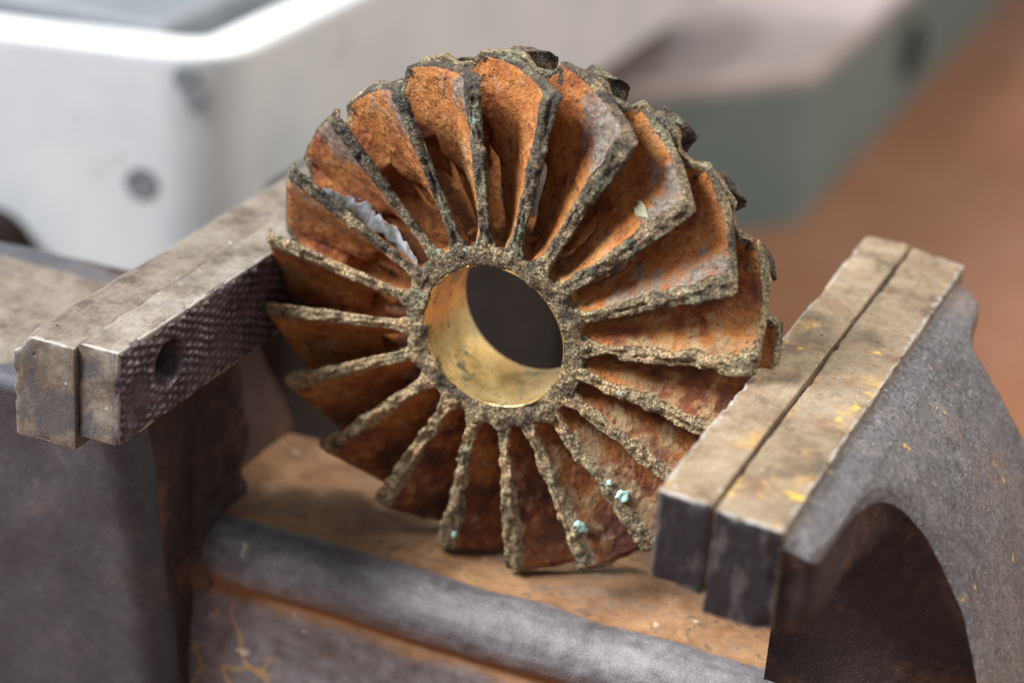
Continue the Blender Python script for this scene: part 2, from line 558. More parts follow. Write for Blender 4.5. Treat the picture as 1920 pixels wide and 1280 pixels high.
M_GREEN = mat_paint("grey_green_paint", (.110, .155, .150), (.150, .195, .188), .5, .1)
M_MAUVE = mat_paint("mauve_grey_top", (.30, .255, .245), (.40, .35, .345), .42, .12)
M_BENCH = mat_paint("brown_bench", (.205, .080, .038), (.245, .128, .080), .55, .035, (.19, .070, .032))
M_DARK = mat_paint("dark_steel_and_shade", (.018, .014, .0115), (.028, .022, .018), .9, .3)  # near black; on the added box it stands for shade
M_PED = mat_paint("dark_mauve_pedestal", (.15, .125, .118), (.20, .17, .16), .6, .2)
M_TRAY = mat_paint("brown_grimy_tray", (.10, .080, .060), (.16, .13, .10), .6, .2)
M_SLATE = mat_paint("slate_grey_steel", (.12, .135, .15), (.16, .175, .19), .5, .3)
def mat_residue():
    t = NT("pale_residue")
    n = t.noise(3.0, 6, .68)
    f = t.noise(14, 5, .7)
    col = t.ramp(n, [(.38, (.075, .085, .062)), (.50, (.16, .17, .17)), (.64, (.29, .305, .35))])
    v = t.math('ADD', t.math('MULTIPLY', t.attr("rim"), .34), t.math('ADD', t.math('MULTIPLY', f, .45), t.math('MULTIPLY', n, -.25)))
    col = t.mix(t.step(v, .40, .50), col, (.27, .095, .030))
    return t.finish(col, .9, 0.0, f, .03, .8, .2)


M_LIME = mat_residue()
M_CREAM = mat_paint("cream_residue", (.27, .275, .18), (.40, .39, .28), .85, 4., (.24, .17, .09))
M_MINT = mat_paint("mint_verdigris", (.28, .50, .45), (.46, .66, .60), .85, 5.)

# ------------------------------------------------------------------ bench the things stand on
ZB = -20.4
V = np.array([(-70, -40, ZB), (90, -40, ZB), (90, 190, ZB), (-70, 190, ZB), (-70, -40, ZB - 4), (90, -40, ZB - 4), (90, 190, ZB - 4), (-70, 190, ZB - 4)], float)
F = np.array([(0, 1, 2, 3), (7, 6, 5, 4), (0, 4, 5, 1), (1, 5, 6, 2), (2, 6, 7, 3), (3, 7, 4, 0)], np.int32)
o = make("bench_top", V, F, M_BENCH, smooth=False)
o["kind"] = "structure"

# ------------------------------------------------------------------ bench vise
vise = thing("bench_vise", (0, 1.4, ZB), "worn steel bench vise with two open jaws gripping the rusty wheel", "vise")


def dent(V, F, amp, f, s=0, o=3):
    N = normals(V, F)
    return V + N * (amp * fbm(V, f, o, s))[:, None]


def edgeness(V, lo, hi, r):
    lo = np.array(lo)
    hi = np.array(hi)
    d = np.minimum(V - lo, hi - V)
    d = np.sort(d, axis=1)
    return np.clip(1 - (d[:, 1]) / r, 0, 1)


def jaw_bar(name, lo, hi, r, mat, parent, amp=.018, chips=.05, seed=0, shear=None, step=.09):
    V, F = rbox(lo, hi, r, step)
    e = edgeness(V, lo, hi, .16)
    e = e * np.where(np.abs(np.abs(V[:, 0]) - 5.02) < .10, .35, 1)
    V = dent(V, F, amp, .8, seed)
    ce = np.clip(fbm(V, 4.0, 4, seed + 9) - .15, 0, 1) * e * chips
    N = normals(V, F)
    V = V - N * ce[:, None] + N * (.006 * fbm(V, 9, 2, seed + 5))[:, None]
    if shear:
        V = shear(V)
    return make(name, V, F, mat, parent, {"edge": e})


# --- fixed jaw (left): body, head block, knurled plate
def prism(poly, y0, y1, ny, nseg, fn=None):
    """closed x-z outline extruded along y with end caps (ladder grid)"""
    pass


# body
xs0, xs1 = -16.0, -4.95
I, F = lattice(60, 46, 60)
T = I / np.array([60., 46., 60.])
X = xs0 + (xs1 - xs0) * T[:, 0]
Z = ZB + 0.02 + (-1.42 - ZB) * T[:, 2] ** .8
y_front = -2.95 + (Z + 1.4) * -.19
y_front = np.where(Z < -12, -2.95 + 10.6 * .19 + (-12 - Z) * -.3, y_front)
y_back = np.full_like(Z, 5.7) - np.clip(-2 - Z, 0, 10) * .15
Y = y_front + (y_back - y_front) * T[:, 1]
topz = np.where(Y > 1.2, -(Y - 1.2) ** 2 * .22, 0)
Z = Z + topz * T[:, 2] ** 3
X = X - 1.7 * sstep(Y, .45, .8) * T[:, 0] ** 3 * sstep(Z, -1.5, -1.75)
V = np.stack([X, Y, Z], 1)
# round the front right vertical edge
rr = .55
dx = np.clip(X - (xs1 - rr), 0, None)
dy = np.clip((y_front + rr) - Y, 0, None)
dd = np.hypot(dx, dy)
k = np.where(dd > rr, rr / np.maximum(dd, 1e-6), 1)
V[:, 0] -= np.where((dx > 0) & (dy > 0), dx * (1 - k), 0)
V[:, 1] += np.where((dx > 0) & (dy > 0), dy * (1 - k), 0)
V = dent(V, F, .045, .7, 4)
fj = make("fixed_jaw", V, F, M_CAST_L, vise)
fj.data.materials.append(M_ROUGH)  # darker recess faces: shade under the jaw put into the colour
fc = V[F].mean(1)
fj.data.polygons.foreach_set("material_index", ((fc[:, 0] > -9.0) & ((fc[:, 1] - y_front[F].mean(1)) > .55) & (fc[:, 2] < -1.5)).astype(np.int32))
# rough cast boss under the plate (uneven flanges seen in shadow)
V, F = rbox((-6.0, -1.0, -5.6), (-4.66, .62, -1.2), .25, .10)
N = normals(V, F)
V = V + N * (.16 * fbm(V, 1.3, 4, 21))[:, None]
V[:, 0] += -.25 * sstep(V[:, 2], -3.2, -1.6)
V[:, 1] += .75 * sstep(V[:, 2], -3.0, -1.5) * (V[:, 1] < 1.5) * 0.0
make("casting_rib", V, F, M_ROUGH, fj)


V, F = rbox((-15.9, -2.86, -1.9), (-6.3, 1.2, -1.36), .12, .2)
make("anvil_top", dent(V, F, .02, .8, 24), F, M_BLOCK_L, fj, {"edge": np.zeros(len(V))})


def left_shear(V):
    V = V.copy()
    t = sstep(V[:, 0], -5.2, -6.2)      # outer top edge chamfered near the end
    V[:, 2] -= sstep(V[:, 0], -5.75, -6.28) * sstep(V[:, 2], -.9, .3) * .32
    n = sstep(V[:, 1], -3.2, -4.3)
    V[:, 0] += n * sstep(V[:, 0], -5.6, -6.2) * .12
    V[:, 2] -= n * .05
    return V


def plate_hole(V):
    V = V.copy()
    for hy in (-2.82, 5.5):
        d = np.hypot(V[:, 1] - hy, V[:, 2] + .40)
        V[:, 0] -= np.where(V[:, 0] > -4.6, .60 * sstep(d, .62, .50), 0)
    return V


blk = jaw_bar("jaw_block", (-6.22, -4.28, -1.45), (-4.995, 6.9, .30), .03, M_BLOCK_L, fj, .02, .05, 31, left_shear)
# plate, the knurled face gets its own grid below
pl = jaw_bar("jaw_plate", (-4.992, -4.2, -1.27), (-4.27, 6.9, .318), .03, M_JAW_L, fj, .006, .05, 37, plate_hole)
ny, nz = 400, 64
gy = np.linspace(-4.2, 6.9, ny + 1)
gz = np.linspace(-1.27, .315, nz + 1)
GY, GZ = np.meshgrid(gy, gz, indexing='ij')
P = np.stack([np.full(GY.size, -4.2), GY.ravel(), GZ.ravel()], 1)
pt = .15
wob = .16 * fbm(P, 1.3, 2, 50)
u = (P[:, 1] * .40 + P[:, 2] * 1.0 + .5 * wob) / pt
v = (P[:, 1] * .40 - P[:, 2] * 1.0 + .4 * wob) / pt
tri = lambda q: np.abs((q % 1) - .5) * 2
kn = np.minimum(tri(u), tri(v))
kn = sstep(kn, .12, .75) * (.35 + .65 * _hash(np.floor(u).astype(np.int64), np.floor(v).astype(np.int64), np.zeros(len(P), np.int64), 3))
wear = sstep(fbm(P, .9, 3, 51), -.1, .5)
hgt = .062 * kn * (1 - .75 * wear) + .012 * fbm(P, 6, 3, 52) + .02 * fbm(P, 1.2, 2, 53)
smear = sstep(np.hypot((P[:, 1] + 3.72) / .42, (P[:, 2] + .62) / .5), 1.0, .7)
hgt = hgt * (1 - .75 * smear)
hole = np.zeros(len(P))
for hy in (-2.82, 5.5):
    d = np.hypot(P[:, 1] - hy, P[:, 2] + .40) + .03 * fbm(P, 4, 2, 54)
    rimw = np.exp(-((d - .43) / .05) ** 2)
    hgt = np.where(d < .50, hgt * sstep(d, .40, .50), hgt)
    hgt = hgt - .50 * sstep(d, .405, .33)
    hole = np.maximum(hole, sstep(d, .44, .34))
ed = np.minimum(np.minimum(P[:, 2] + 1.27, .315 - P[:, 2]), np.minimum(P[:, 1] + 4.2, 6.9 - P[:, 1]))
hgt = hgt - .07 * sstep(ed, .07, 0) - .12 * sstep(ed + .05 * fbm(P, 3, 2, 55), .10, 0) * (fbm(P, 1.7, 2, 56) > .1)
P[:, 0] = -4.245 + hgt
tops = kn * (1 - hole) * .8 * (1 - .6 * smear) * (.5 + .5 * wear)
sk = P.reshape(ny + 1, nz + 1, 3)
# closed back so the plate reads as a solid facing
back = P.copy()
rim = np.zeros((ny + 1, nz + 1), bool)
rim[0] = rim[-1] = True
rim[:, 0] = rim[:, -1] = True
P[rim.ravel(), 0] = -4.33
make("knurled_face", P, grid(ny, nz), M_KNURL, pl, {"edge": tops})

# --- slide bar
prof = [(3.3, -9.5), (3.3, -4.9), (3.2, -4.62), (3.0, -4.5), (2.0, -4.41), (.9, -4.40), (-.05, -4.41), (-.22, -4.44), (-.32, -4.43), (-.50, -4.42), (-.72, -4.47),
        (-.92, -4.60), (-1.06, -4.80), (-1.12, -5.02), (-1.08, -5.24), (-.98, -5.38), (-.88, -5.44), (-.86, -5.52), (-.94, -5.60), (-1.0, -5.8), (-1.05, -6.6), (-1.05, -8.0), (-1.05, -9.5)]
lipv = [0, 0, 0, 0, 0, 0, 0, .15, .55, .9, 1, 1, 1, 1, .9, .5, .2, .1, .4, .7, .7, .6, .6]
lowv = [0] * 18 + [.3, .8, 1, 1, 1]
seamv = [0] * 14 + [.25, .8, 1, 1, .6, .1, 0, 0, 0]
# refine the profile
pp = np.array(prof)
sl = np.r_[0, np.cumsum(np.hypot(*np.diff(pp, axis=0).T))]
tt = np.unique(np.r_[sl, np.linspace(0, sl[-1], 230)])
py_ = np.interp(tt, sl, pp[:, 0])
pz_ = np.interp(tt, sl, pp[:, 1])
kk = np.array([1, 2, 3, 2, 1]) / 9.0
py_[2:-2] = np.convolve(py_, kk, 'valid')
pz_[2:-2] = np.convolve(pz_, kk, 'valid')
L1, L2, L3 = [np.interp(tt, sl, q) for q in (lipv, lowv, seamv)]
nx = 150
gx = np.linspace(-5.2, 14, nx + 1)
GX, K = np.meshgrid(gx, np.arange(len(tt)), indexing='ij')
K = K.ravel()
V = np.stack([GX.ravel(), py_[K], pz_[K] + .05], 1)
F = grid(nx, len(tt) - 1)
# rounded lip end on the left
endr = sstep(V[:, 0], -4.35, -4.95)
V[:, 1] += endr * .22 * L1[K]
V = dent(V, F, .035, .8, 61)
N = normals(V, F)
V += N * (.008 * fbm(V, 7, 3, 62))[:, None]
make("slide_bar", V, F, M_SLIDE, vise, {"lip": L1[K], "low": L2[K], "seam": L3[K]})

# --- moving jaw (right)
# centre line profile z(x) of the sloping casting
px_ = np.array([6.04, 6.3, 6.55, 7.0, 7.5, 8.1, 8.6, 9.2, 10.0, 11.2])
pz2 = np.array([.14, .08, -.06, -.46, -1.02, -1.95, -3.0, -4.6, -7.5, -13.0])
near = [(6.04, -4.02), (6.3, -4.0), (6.46, -3.98), (6.54, -3.85), (6.56, -3.3), (6.56, -2.6), (6.60, -2.0), (6.68, -1.5), (6.85, -1.12), (7.1, -.92), (7.5, -.80), (8.1, -.74), (8.6, -1.15), (9.2, -2.0), (10, -3.0), (11.2, -4.0)]
far = [(6.04, 6.35), (6.3, 6.3), (6.50, 6.2), (6.60, 5.9), (6.63, 5.3), (6.66, 5.0), (6.72, 4.75), (6.85, 4.6), (7.0, 4.5), (7.25, 4.45), (7.6, 4.45), (8.1, 4.6), (8.6, 4.8), (9.2, 5.2), (10, 5.8), (11.2, 6.6)]


def dense(pts, n):
    p = np.array(pts, float)
    s = np.r_[0, np.cumsum(np.hypot(*np.diff(p, axis=0).T))]
    t = np.linspace(0, s[-1], n)
    q = np.stack([np.interp(t, s, p[:, 0]), np.interp(t, s, p[:, 1])], 1)
    for _ in range(10):
        q[1:-1] = .25 * q[:-2] + .5 * q[1:-1] + .25 * q[2:]
    return q


n1 = 200
A = dense(near, n1 + 1)
B = dense(far, n1 + 1)
# pair by x so that rungs run across the slope
nv = 110
top = np.zeros((n1 + 1, nv + 1, 3))
for j in range(nv + 1):
    t = j / nv
    q = A * (1 - t) + B * t
    top[:, j, :2] = q
    top[:, j, 2] = np.interp(q[:, 0], px_, pz2)
# soften edge of the casting: drop near the rim
tv = np.linspace(0, 1, nv + 1)
width = np.linalg.norm(B - A, axis=1)
dist = np.minimum(tv[None, :], 1 - tv[None, :]) * width[:, None]
top[:, :, 2] -= .16 * np.clip(1 - dist / .30, 0, 1) ** 2
V = top.reshape(-1, 3)
F = grid(n1, nv)
V0 = V.copy()
N = normals(V, F)
N *= np.sign(N[:, 2:3].mean())
d = np.zeros(len(V))
for (cx, cy, r_, dp) in [(7.05, 3.3, .16, .05), (7.25, 1.55, .17, .06), (7.45, 1.25, .15, .06), (6.75, 1.9, .2, .03), (7.6, .3, .18, .04)]:
    q = np.hypot(V[:, 0] - cx, V[:, 1] - cy) / r_
    d -= dp * np.clip(1 - q * q, 0, 1)
V = V + N * (.03 * fbm(V0, .9, 3, 71) + .010 * fbm(V0, 6, 3, 72) + d)[:, None]
topV = V.reshape(n1 + 1, nv + 1, 3)
# side walls hang from both rims
zl = np.r_[0, .06, .14, .3, .5, .75, 1.0, 1.25, 1.5, 1.9, 2.5, 3.4, 4.6, 6.5, 9, 12, 16, 20]


def wall(rimV, sgn, yneck):
    W = np.zeros((n1 + 1, len(zl), 3))
    for i in range(n1 + 1):
        x, y, z = rimV[i]
        bottom = max(ZB + .02, -20.38)
        head = x < 7.0
        for k_, dz in enumerate(zl):
            zz = max(z - dz, bottom)
            a = 0.0
            if zz < -1.35:
                a = min(1, (-1.35 - zz) / .35)
            yy = y
            if (y - yneck) * sgn < 0:
                yy = y + (yneck - y) * a
            # under the head the neck wall runs back towards the slide
            xx = x
            if (y - yneck) * sgn < 0 and x < 6.95:
                xx = x + (5.25 - x) * a
            # walls lean in a little under the rim
            W[i, k_] = (xx, yy + sgn * .10 * min(dz / .3, 1), zz)
    return W


Wn = wall(topV[:, 0], 1, -.70)
Wf = wall(topV[:, -1], -1, 4.4)
nzl = len(zl) - 1
Vn = Wn.reshape(-1, 3)
Vf = Wf.reshape(-1, 3)
Fn = grid(n1, nzl)[:, ::-1]
Ff = grid(n1, nzl)
VV = np.concatenate([V, Vn, Vf])
FF = np.concatenate([F, Fn + len(V), Ff + len(V) + len(Vn)])
amp = np.r_[np.zeros(len(V)), np.tile(np.r_[0, 0, .4, np.ones(nzl - 2)], n1 + 1), np.tile(np.r_[0, 0, .4, np.ones(nzl - 2)], n1 + 1)]
VV = VV + normals(VV, FF) * (.05 * amp * fbm(VV, 1.0, 3, 77))[:, None]
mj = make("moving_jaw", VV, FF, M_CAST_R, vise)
mj.data.materials.append(M_ROUGH)  # dark side walls: shade below the slope painted into the casting
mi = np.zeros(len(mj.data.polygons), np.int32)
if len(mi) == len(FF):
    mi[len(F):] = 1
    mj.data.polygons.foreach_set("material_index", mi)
# neck in front of the slope, under the head block
V, F = rbox((5.25, -.42, ZB + .02), (6.8, 4.3, -1.25), .10, .2)
V = dent(V, F, .06, .8, 79)
make("neck", V, F, M_ROUGH, mj)


def right_shear(V):
    V = V.copy()
    n = sstep(V[:, 1], -3.0, -4.1)
    V[:, 2] -= n * sstep(V[:, 2], -.6, .3) * .04
    V[:, 1] -= sstep(V[:, 1], 0, -4) * .10 * (V[:, 0] - 5.0)
    V[:, 1] -= sstep(V[:, 1], 4, 6.8) * .32 * np.clip(V[:, 0] - 5.0, 0, 2)
    return V


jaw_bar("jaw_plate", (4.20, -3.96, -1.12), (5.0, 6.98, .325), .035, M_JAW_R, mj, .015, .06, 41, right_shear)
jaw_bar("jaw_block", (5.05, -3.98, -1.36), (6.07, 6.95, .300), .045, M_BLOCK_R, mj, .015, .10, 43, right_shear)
V, F = rbox((4.97, -3.90, -1.10), (5.08, 6.5, .20), .02, .2)
make("shim", V, F, M_ROUGH, mj)
# head casting below the block (its end shows beside the block)
V, F = rbox((4.99, -3.88, -1.34), (6.40, 6.2, -.30), .12, .15)
V = dent(V, F, .03, 1.1, 44)
make("jaw_head", V, F, M_ROUGH, mj)
# base plate of the vise
V, F = rbox((-17, -7, ZB), (14, 9, ZB + 1.6), .3, 1.0)
make("base_plate", V, F, M_CAST_L, vise)

# ------------------------------------------------------------------ impeller
imp = thing("impeller", (0, .7, -4.38), "rusty orange bronze impeller wheel with twenty slanted vanes clamped between the jaws", "impeller")
RI = np.array([[1., 0.0236, -0.0012], [-0.0236, .9984, -0.0519], [0., .0520, .99865]])
PHI = 1.70052
PITCH = math.pi / 10
DW = 1.00
YB = 1.80
YH = 1.45
TW = 1.03


def to_world(P):
    return P @ RI.T


def polar(r, a, y):
    return np.stack([r * np.cos(a), y, r * np.sin(a)], 1)


# twist of each vane on the front: nearly one pitch from edge to web
NA, NB, NC = 92, 20, 7
LI, LF = lattice(NA, NB, NC)
A_ = LI[:, 0] / NA
B_ = LI[:, 1] / NB
C_ = LI[:, 2] / NC * 2 - 1


def vane(kidx, seed):
    phi = PHI - kidx * PITCH
    r0 = 1.42
    rmax = 4.30 + .06 * random.uniform(-1, 1)
    r = r0 + (rmax - r0) * A_
    rr_ = (r - 1.6) / 2.7
    D = .52 + .50 * sstep(r, 2.35, 2.85)
    # depth stations crowd near the front edge
    b = B_ ** 1.35
    y = D * b
    seedP = np.stack([r, B_ * .01 + seed * 3.7, C_ * .01], 1)
    rag = .045 * fbm(np.stack([r, np.full_like(r, seed * 5.1), C_ * .4], 1), 3.0, 3, 100)
    y = y + rag * (1 - b) ** 2
    ddel = TW * PITCH * np.clip(y / DW, 0, 2) ** 1.12
    tau = (.185 + .085 * np.clip(rr_, 0, 1)) * (1 + .06 * fbm(np.stack([r * .9, np.full_like(r, seed * 1.3), 0 * r], 1), 1.6, 2, 101) * .6)
    rim_round = 1 - .22 * np.exp(-(b / .05))
    w_ = C_ * .5 * tau * rim_round
    # root fillet
    w_ = w_ * (1 + .9 * np.exp(-((r - 1.55) / .16) ** 2 * (r > 1.55)))
    # fillet towards the web on the outer half
    fl = sstep(y, .60, 1.0) * sstep(r, 2.5, 2.9)
    w_ = w_ + np.where(C_ > 0, .16 * fl, -.10 * fl)
    # barrel: rim grows slightly towards the web
    r = r + .11 * (y / DW) * A_ ** 4
    a = phi + ddel + w_ / r
    # worn outer corner
    y = y + .10 * sstep(A_, .965, 1.0) * (1 - b)
    P = polar(r, a, y)
    N = normals(P, LF)
    edge = np.exp(-(b / .10) ** 2)
    crust = np.clip(edge + .75 * sstep(A_, .97, 1.0) * 1.0, 0, 1)
    crust = np.maximum(crust, .45 * np.exp(-((r - 1.6) / .12) ** 2))
    Q = P + seed * 13.1
    pebb = fbm(Q, 9.0, 3, 102) * .018 + np.clip(fbm(Q, 6.0, 2, 103), 0, 1) * .022
    P = P + N * (crust * pebb + (1 - crust) * (.012 * fbm(Q, 5, 3, 104)))[:, None]
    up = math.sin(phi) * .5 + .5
    gtop = {0: .55, 1: .25, 2: .75, 3: .62, 4: .35, 5: .30, 18: .65, 19: .55, 17: .4}.get(kidx, .34)
    low_ = 5 <= kidx <= 16
    gtop = {4: .5, 5: .60, 6: .52, 7: .62, 8: .66, 9: .55, 10: .42}.get(kidx, gtop)
    grey = gtop * (sstep(A_, .05, .3) if low_ or kidx == 4 else sstep(A_, .45, .9)) * np.clip((.95 if low_ else 1.15) - y / DW, 0, 1) * (C_ > 0) * 1.25
    lit_warm = np.full_like(r, .26 + .46 * up + .16 * random.uniform(-1, 1)) + .15 * sstep(A_, .75, .1) - .25 * (C_ < 0)  # upper vanes brighter, lower ones darker: light from above put into colour
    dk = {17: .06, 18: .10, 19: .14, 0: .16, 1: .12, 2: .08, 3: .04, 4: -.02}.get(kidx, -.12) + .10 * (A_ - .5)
    return to_world(P), crust, grey, lit_warm, dk


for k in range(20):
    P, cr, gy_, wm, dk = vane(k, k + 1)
    make("vane", P, LF, M_PAT, imp, {"crust": cr, "grey": gy_, "lit_warm": wm, "dark": dk})

NA2, NB2, NC2 = 60, 16, 4
LI2, LF2 = lattice(NA2, NB2, NC2)
A2 = LI2[:, 0] / NA2
B2 = LI2[:, 1] / NB2
C2 = LI2[:, 2] / NC2 * 2 - 1


def rear_vane(kidx, seed):
    phi = PHI - (kidx - .04) * PITCH          # junction with the web
    r0 = 1.42
    rmax = (4.27 if kidx < 7 else 4.14) + .04 * random.uniform(-1, 1)
    r = r0 + (rmax - r0) * A2
    y = DW - .04 + (YB - DW + .04 - .35 * (1 - sstep((r0 + (rmax - r0) * A2), 1.7, 2.4))) * B2
    q = (y - DW) / (YB - DW)
    tau = .20 + .08 * (r - 1.6) / 2.7 + .34 * sstep(q, .25, .9) * sstep(r, 2.8, 3.9)
    w_ = C2 * .5 * tau
    w_ = w_ + np.where(C2 < 0, -.10, .12) * sstep(q, .4, 0) * sstep(r, 2.6, 3.0)
    r = r + (4.37 - rmax) * np.clip(1 - q, 0, 1) ** 1.3 * A2 ** 4 - .14 * A2 ** 6 * sstep(q, .75, 1)
    a = phi - .45 * PITCH * .58 * np.clip(q, 0, 2) ** 1.1 + w_ / r
    P = polar(r, a, y)
    N = normals(P, LF2)
    crust = np.clip(np.exp(-((1 - B2) / .12) ** 2) + .95 * sstep(A2, .86, .95) + .62 * sstep(A2, .70, .9) * sstep(q, .15, .5), 0, 1)
    Q = P + seed * 7.7
    P = P + N * (crust * (.045 * fbm(Q, 5, 3, 112)) + .016 * fbm(Q, 4.5, 3, 113))[:, None]
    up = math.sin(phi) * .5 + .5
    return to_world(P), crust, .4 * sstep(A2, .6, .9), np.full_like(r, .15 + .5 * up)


for k in range(20):
    P, cr, gy_, wm = rear_vane(k, k + 31)
    make("vane", P, LF2, M_PAT, imp, {"crust": cr, "grey": gy_, "lit_warm": wm, "dark": np.full_like(cr, .18)})


def annulus(r_in, r_out, y0, y1, nr, na, ny_):
    """closed ring; section walked in (r,y), returns params too"""
    sec = [(r_in + (r_out - r_in) * i / nr, y0) for i in range(nr)] + [(r_out, y0 + (y1 - y0) * i / ny_) for i in range(ny_)] + \
          [(r_out - (r_out - r_in) * i / nr, y1) for i in range(nr)] + [(r_in, y1 - (y1 - y0) * i / ny_) for i in range(ny_)]
    sec = np.array(sec)
    ns = len(sec)
    a = np.linspace(0, 2 * math.pi, na, endpoint=False)
    Aa, Ss = np.meshgrid(a, np.arange(ns), indexing='ij')
    r = sec[Ss.ravel(), 0]
    y = sec[Ss.ravel(), 1]
    idx = np.arange(na * ns).reshape(na, ns)
    nxt = np.roll(idx, -1, 0)
    q = np.stack([idx, nxt, np.roll(nxt, -1, 1), np.roll(idx, -1, 1)], -1).reshape(-1, 4).astype(np.int32)
    return r, Aa.ravel(), y, q


# web disc in the middle plane, with an uneven inner edge
r, a, y, q = annulus(2.40, 4.40, DW - .03, DW + .13, 40, 480, 4)
tin = (4.40 - r) / 2.0
saw = (((PHI - a) / PITCH + .04) % 1.0)            # 0 at a rear vane's junction, 1 just before the next
dip = np.minimum(saw / .36, .62) * sstep(saw, 1.0, .72)
inner = 1 - sstep(r, 2.45, 3.15)
y = y + inner * dip * (YB - DW) * .95
r2 = r + tin ** 3 * (.45 * sstep(saw, .25, .5) * sstep(saw, 1.0, .85)) + tin * .05 * fbm(polar(r, a, 0 * a), 1.5, 2, 120)
r2 = r2 - (1 - tin) ** 2 * .17 * sstep(saw, .30, .46) * sstep(saw, .80, .66)
r2 = r2 - (1 - tin) * .03 * (fbm(polar(r, a, 0 * a), 2.2, 3, 121) + .3)
P = polar(r2, a, y)
N = normals(P, q)
if np.einsum('ij,ij->i', N, polar(np.ones_like(r), a, 0 * r))[r > 4.39].mean() < 0:
    q = q[:, ::-1].copy()
    N = -N
crust = sstep(r, 4.16, 4.36) * .95
P = P + N * (.030 * fbm(P, 3.5, 4, 122) * (1 - crust) + .02 * crust * fbm(P, 6, 3, 123))[:, None]
make("web_disc", to_world(P), q, M_PAT, imp, {"crust": crust, "grey": .30 * sstep(r, 4.22, 4.38), "lit_warm": .42 + .28 * np.sin(a)})

# hub ring
r, a, y, q = annulus(1.235, 1.56, -.01, YH, 9, 420, 26)
tout = (r - 1.235) / .325
fil = (np.cos((a - PHI) * 20) * .5 + .5) ** 3
r2 = r + tout * (.10 * fil * sstep(y, .5, 0.1) + .035 * fbm(polar(r, a, 0 * r), 1.7, 3, 130)) + (1 - tout) * .012 * fbm(polar(r, a, 0 * r), 3, 2, 131)
y2 = y + np.where(y < .2, -.02 * np.sin(tout * math.pi), 0)
P = polar(r2, a, y2)
N = normals(P, q)
if N[np.abs(y + .01) < 1e-6][:, 1].mean() > 0:
    q = q[:, ::-1].copy()
    N = -N
crust = np.clip(sstep(y, .22, .02), 0, 1)
Q = P
P = P + N * (crust * (.022 * fbm(Q, 8, 3, 132) + .03 * np.clip(fbm(Q, 5, 2, 133), 0, 1)) + .01 * fbm(Q, 5, 3, 134))[:, None]
make("hub", to_world(P), q, M_PAT, imp, {"crust": crust, "grey": 0 * r, "lit_warm": .55 + .2 * np.sin(a)})

# machined brass bore
r, a, y, q = annulus(1.212, 1.245, -.005, YH + .01, 1, 256, 30)
P = polar(r, a, y)
N = normals(P, q)
if np.einsum('ij,ij->i', N, polar(np.ones_like(r), a, 0 * r))[r > 1.24].mean() < 0:
    q = q[:, ::-1].copy()
make("brass_bore", to_world(P), q, M_BRASS, imp)


def deposit(name, pts, width, thick, mat, seed, flank=False):
    """lumpy crust lying along a polyline given as (r, pitch index, y)"""
    n = 120
    m = 18
    p = np.array(pts, float)
    s = np.linspace(0, len(p) - 1, n + 1)
    c = np.stack([np.interp(s, np.arange(len(p)), p[:, i]) for i in range(3)], 1)
    wv = np.interp(s, np.arange(len(p)), np.array(width))
    ang = PHI - c[:, 1] * PITCH
    cen = polar(c[:, 0], ang, c[:, 2])
    tang = np.gradient(cen, axis=0)
    tang /= np.linalg.norm(tang, axis=1, keepdims=True)
    ccw = np.stack([-np.sin(ang), 0 * ang, np.cos(ang)], 1)
    nn = np.tile(np.array([[0., -1., 0.]]), (n + 1, 1)) + ccw * (.7 if flank else .15)
    nn -= tang * (nn * tang).sum(1, keepdims=True)
    nn /= np.linalg.norm(nn, axis=1, keepdims=True)
    side = np.cross(tang, nn)
    cen = cen + nn * .015
    th = np.linspace(0, 2 * math.pi, m, endpoint=False)
    tap = np.sqrt(np.clip(1 - (np.linspace(-1, 1, n + 1)) ** 6, 0, 1)) + .03
    sg = np.sign(np.cos(th))
    edge_n = [fbm(np.stack([s * 1.7, np.full(n + 1, q * 9.0 + seed), 0 * s], 1), 1.5, 4, seed, .6) for q in (-1, 1)]
    wn = np.stack([edge_n[0] if g < 0 else edge_n[1] for g in sg], 1) * .38 + 1
    V = cen[:, None] + side[:, None] * (np.cos(th)[None, :] * np.clip(wn, .25, 2) * (wv * tap)[:, None])[:, :, None] \
        + nn[:, None] * (np.sin(th)[None, :] * (thick * tap)[:, None])[:, :, None]
    V = V.reshape(-1, 3)
    V = V + thick * .55 * np.stack([fbm(V, 9, 3, seed), fbm(V, 9, 3, seed + 1), fbm(V, 9, 3, seed + 2)], 1)
    idx = np.arange((n + 1) * m).reshape(n + 1, m)
    f = np.stack([idx[:-1], idx[1:], np.roll(idx[1:], -1, 1), np.roll(idx[:-1], -1, 1)], -1).reshape(-1, 4).astype(np.int32)
    return make(name, to_world(V), f, mat, imp, {"rim": np.tile(np.abs(np.cos(th)), n + 1)})


deposit("lime_residue", [(3.90, 16.62, .88), (3.42, 16.55, .93), (3.02, 16.64, .92), (2.70, 16.62, .84), (2.32, 16.80, .64), (2.0, 16.94, .38), (1.66, 17.20, .06)],
        [.09, .18, .20, .16, .18, .17, .12], .022, M_LIME, 201)
deposit("lime_residue", [(3.48, 16.84, .95), (3.33, 16.85, .96), (3.15, 16.82, .96)], [.03, .07, .03], .03, M_LIME, 207)
deposit("verdigris_flake", [(3.40, 7.80, .05), (3.29, 7.82, .05), (3.17, 7.81, .04)], [.04, .10, .05], .035, M_MINT, 211, True)
deposit("verdigris_flake", [(3.04, 7.85, .02), (2.98, 7.85, .02), (2.93, 7.85, .02)], [.03, .05, .03], .03, M_MINT, 213, True)
deposit("verdigris_flake", [(3.62, 8.76, .09), (3.50, 8.80, .07), (3.38, 8.86, .03)], [.04, .07, .04], .035, M_MINT, 217, True)
deposit("verdigris_flake", [(3.98, 10.86, .02), (3.93, 10.86, .02), (3.88, 10.87, .02)], [.02, .05, .03], .03, M_MINT, 219, True)
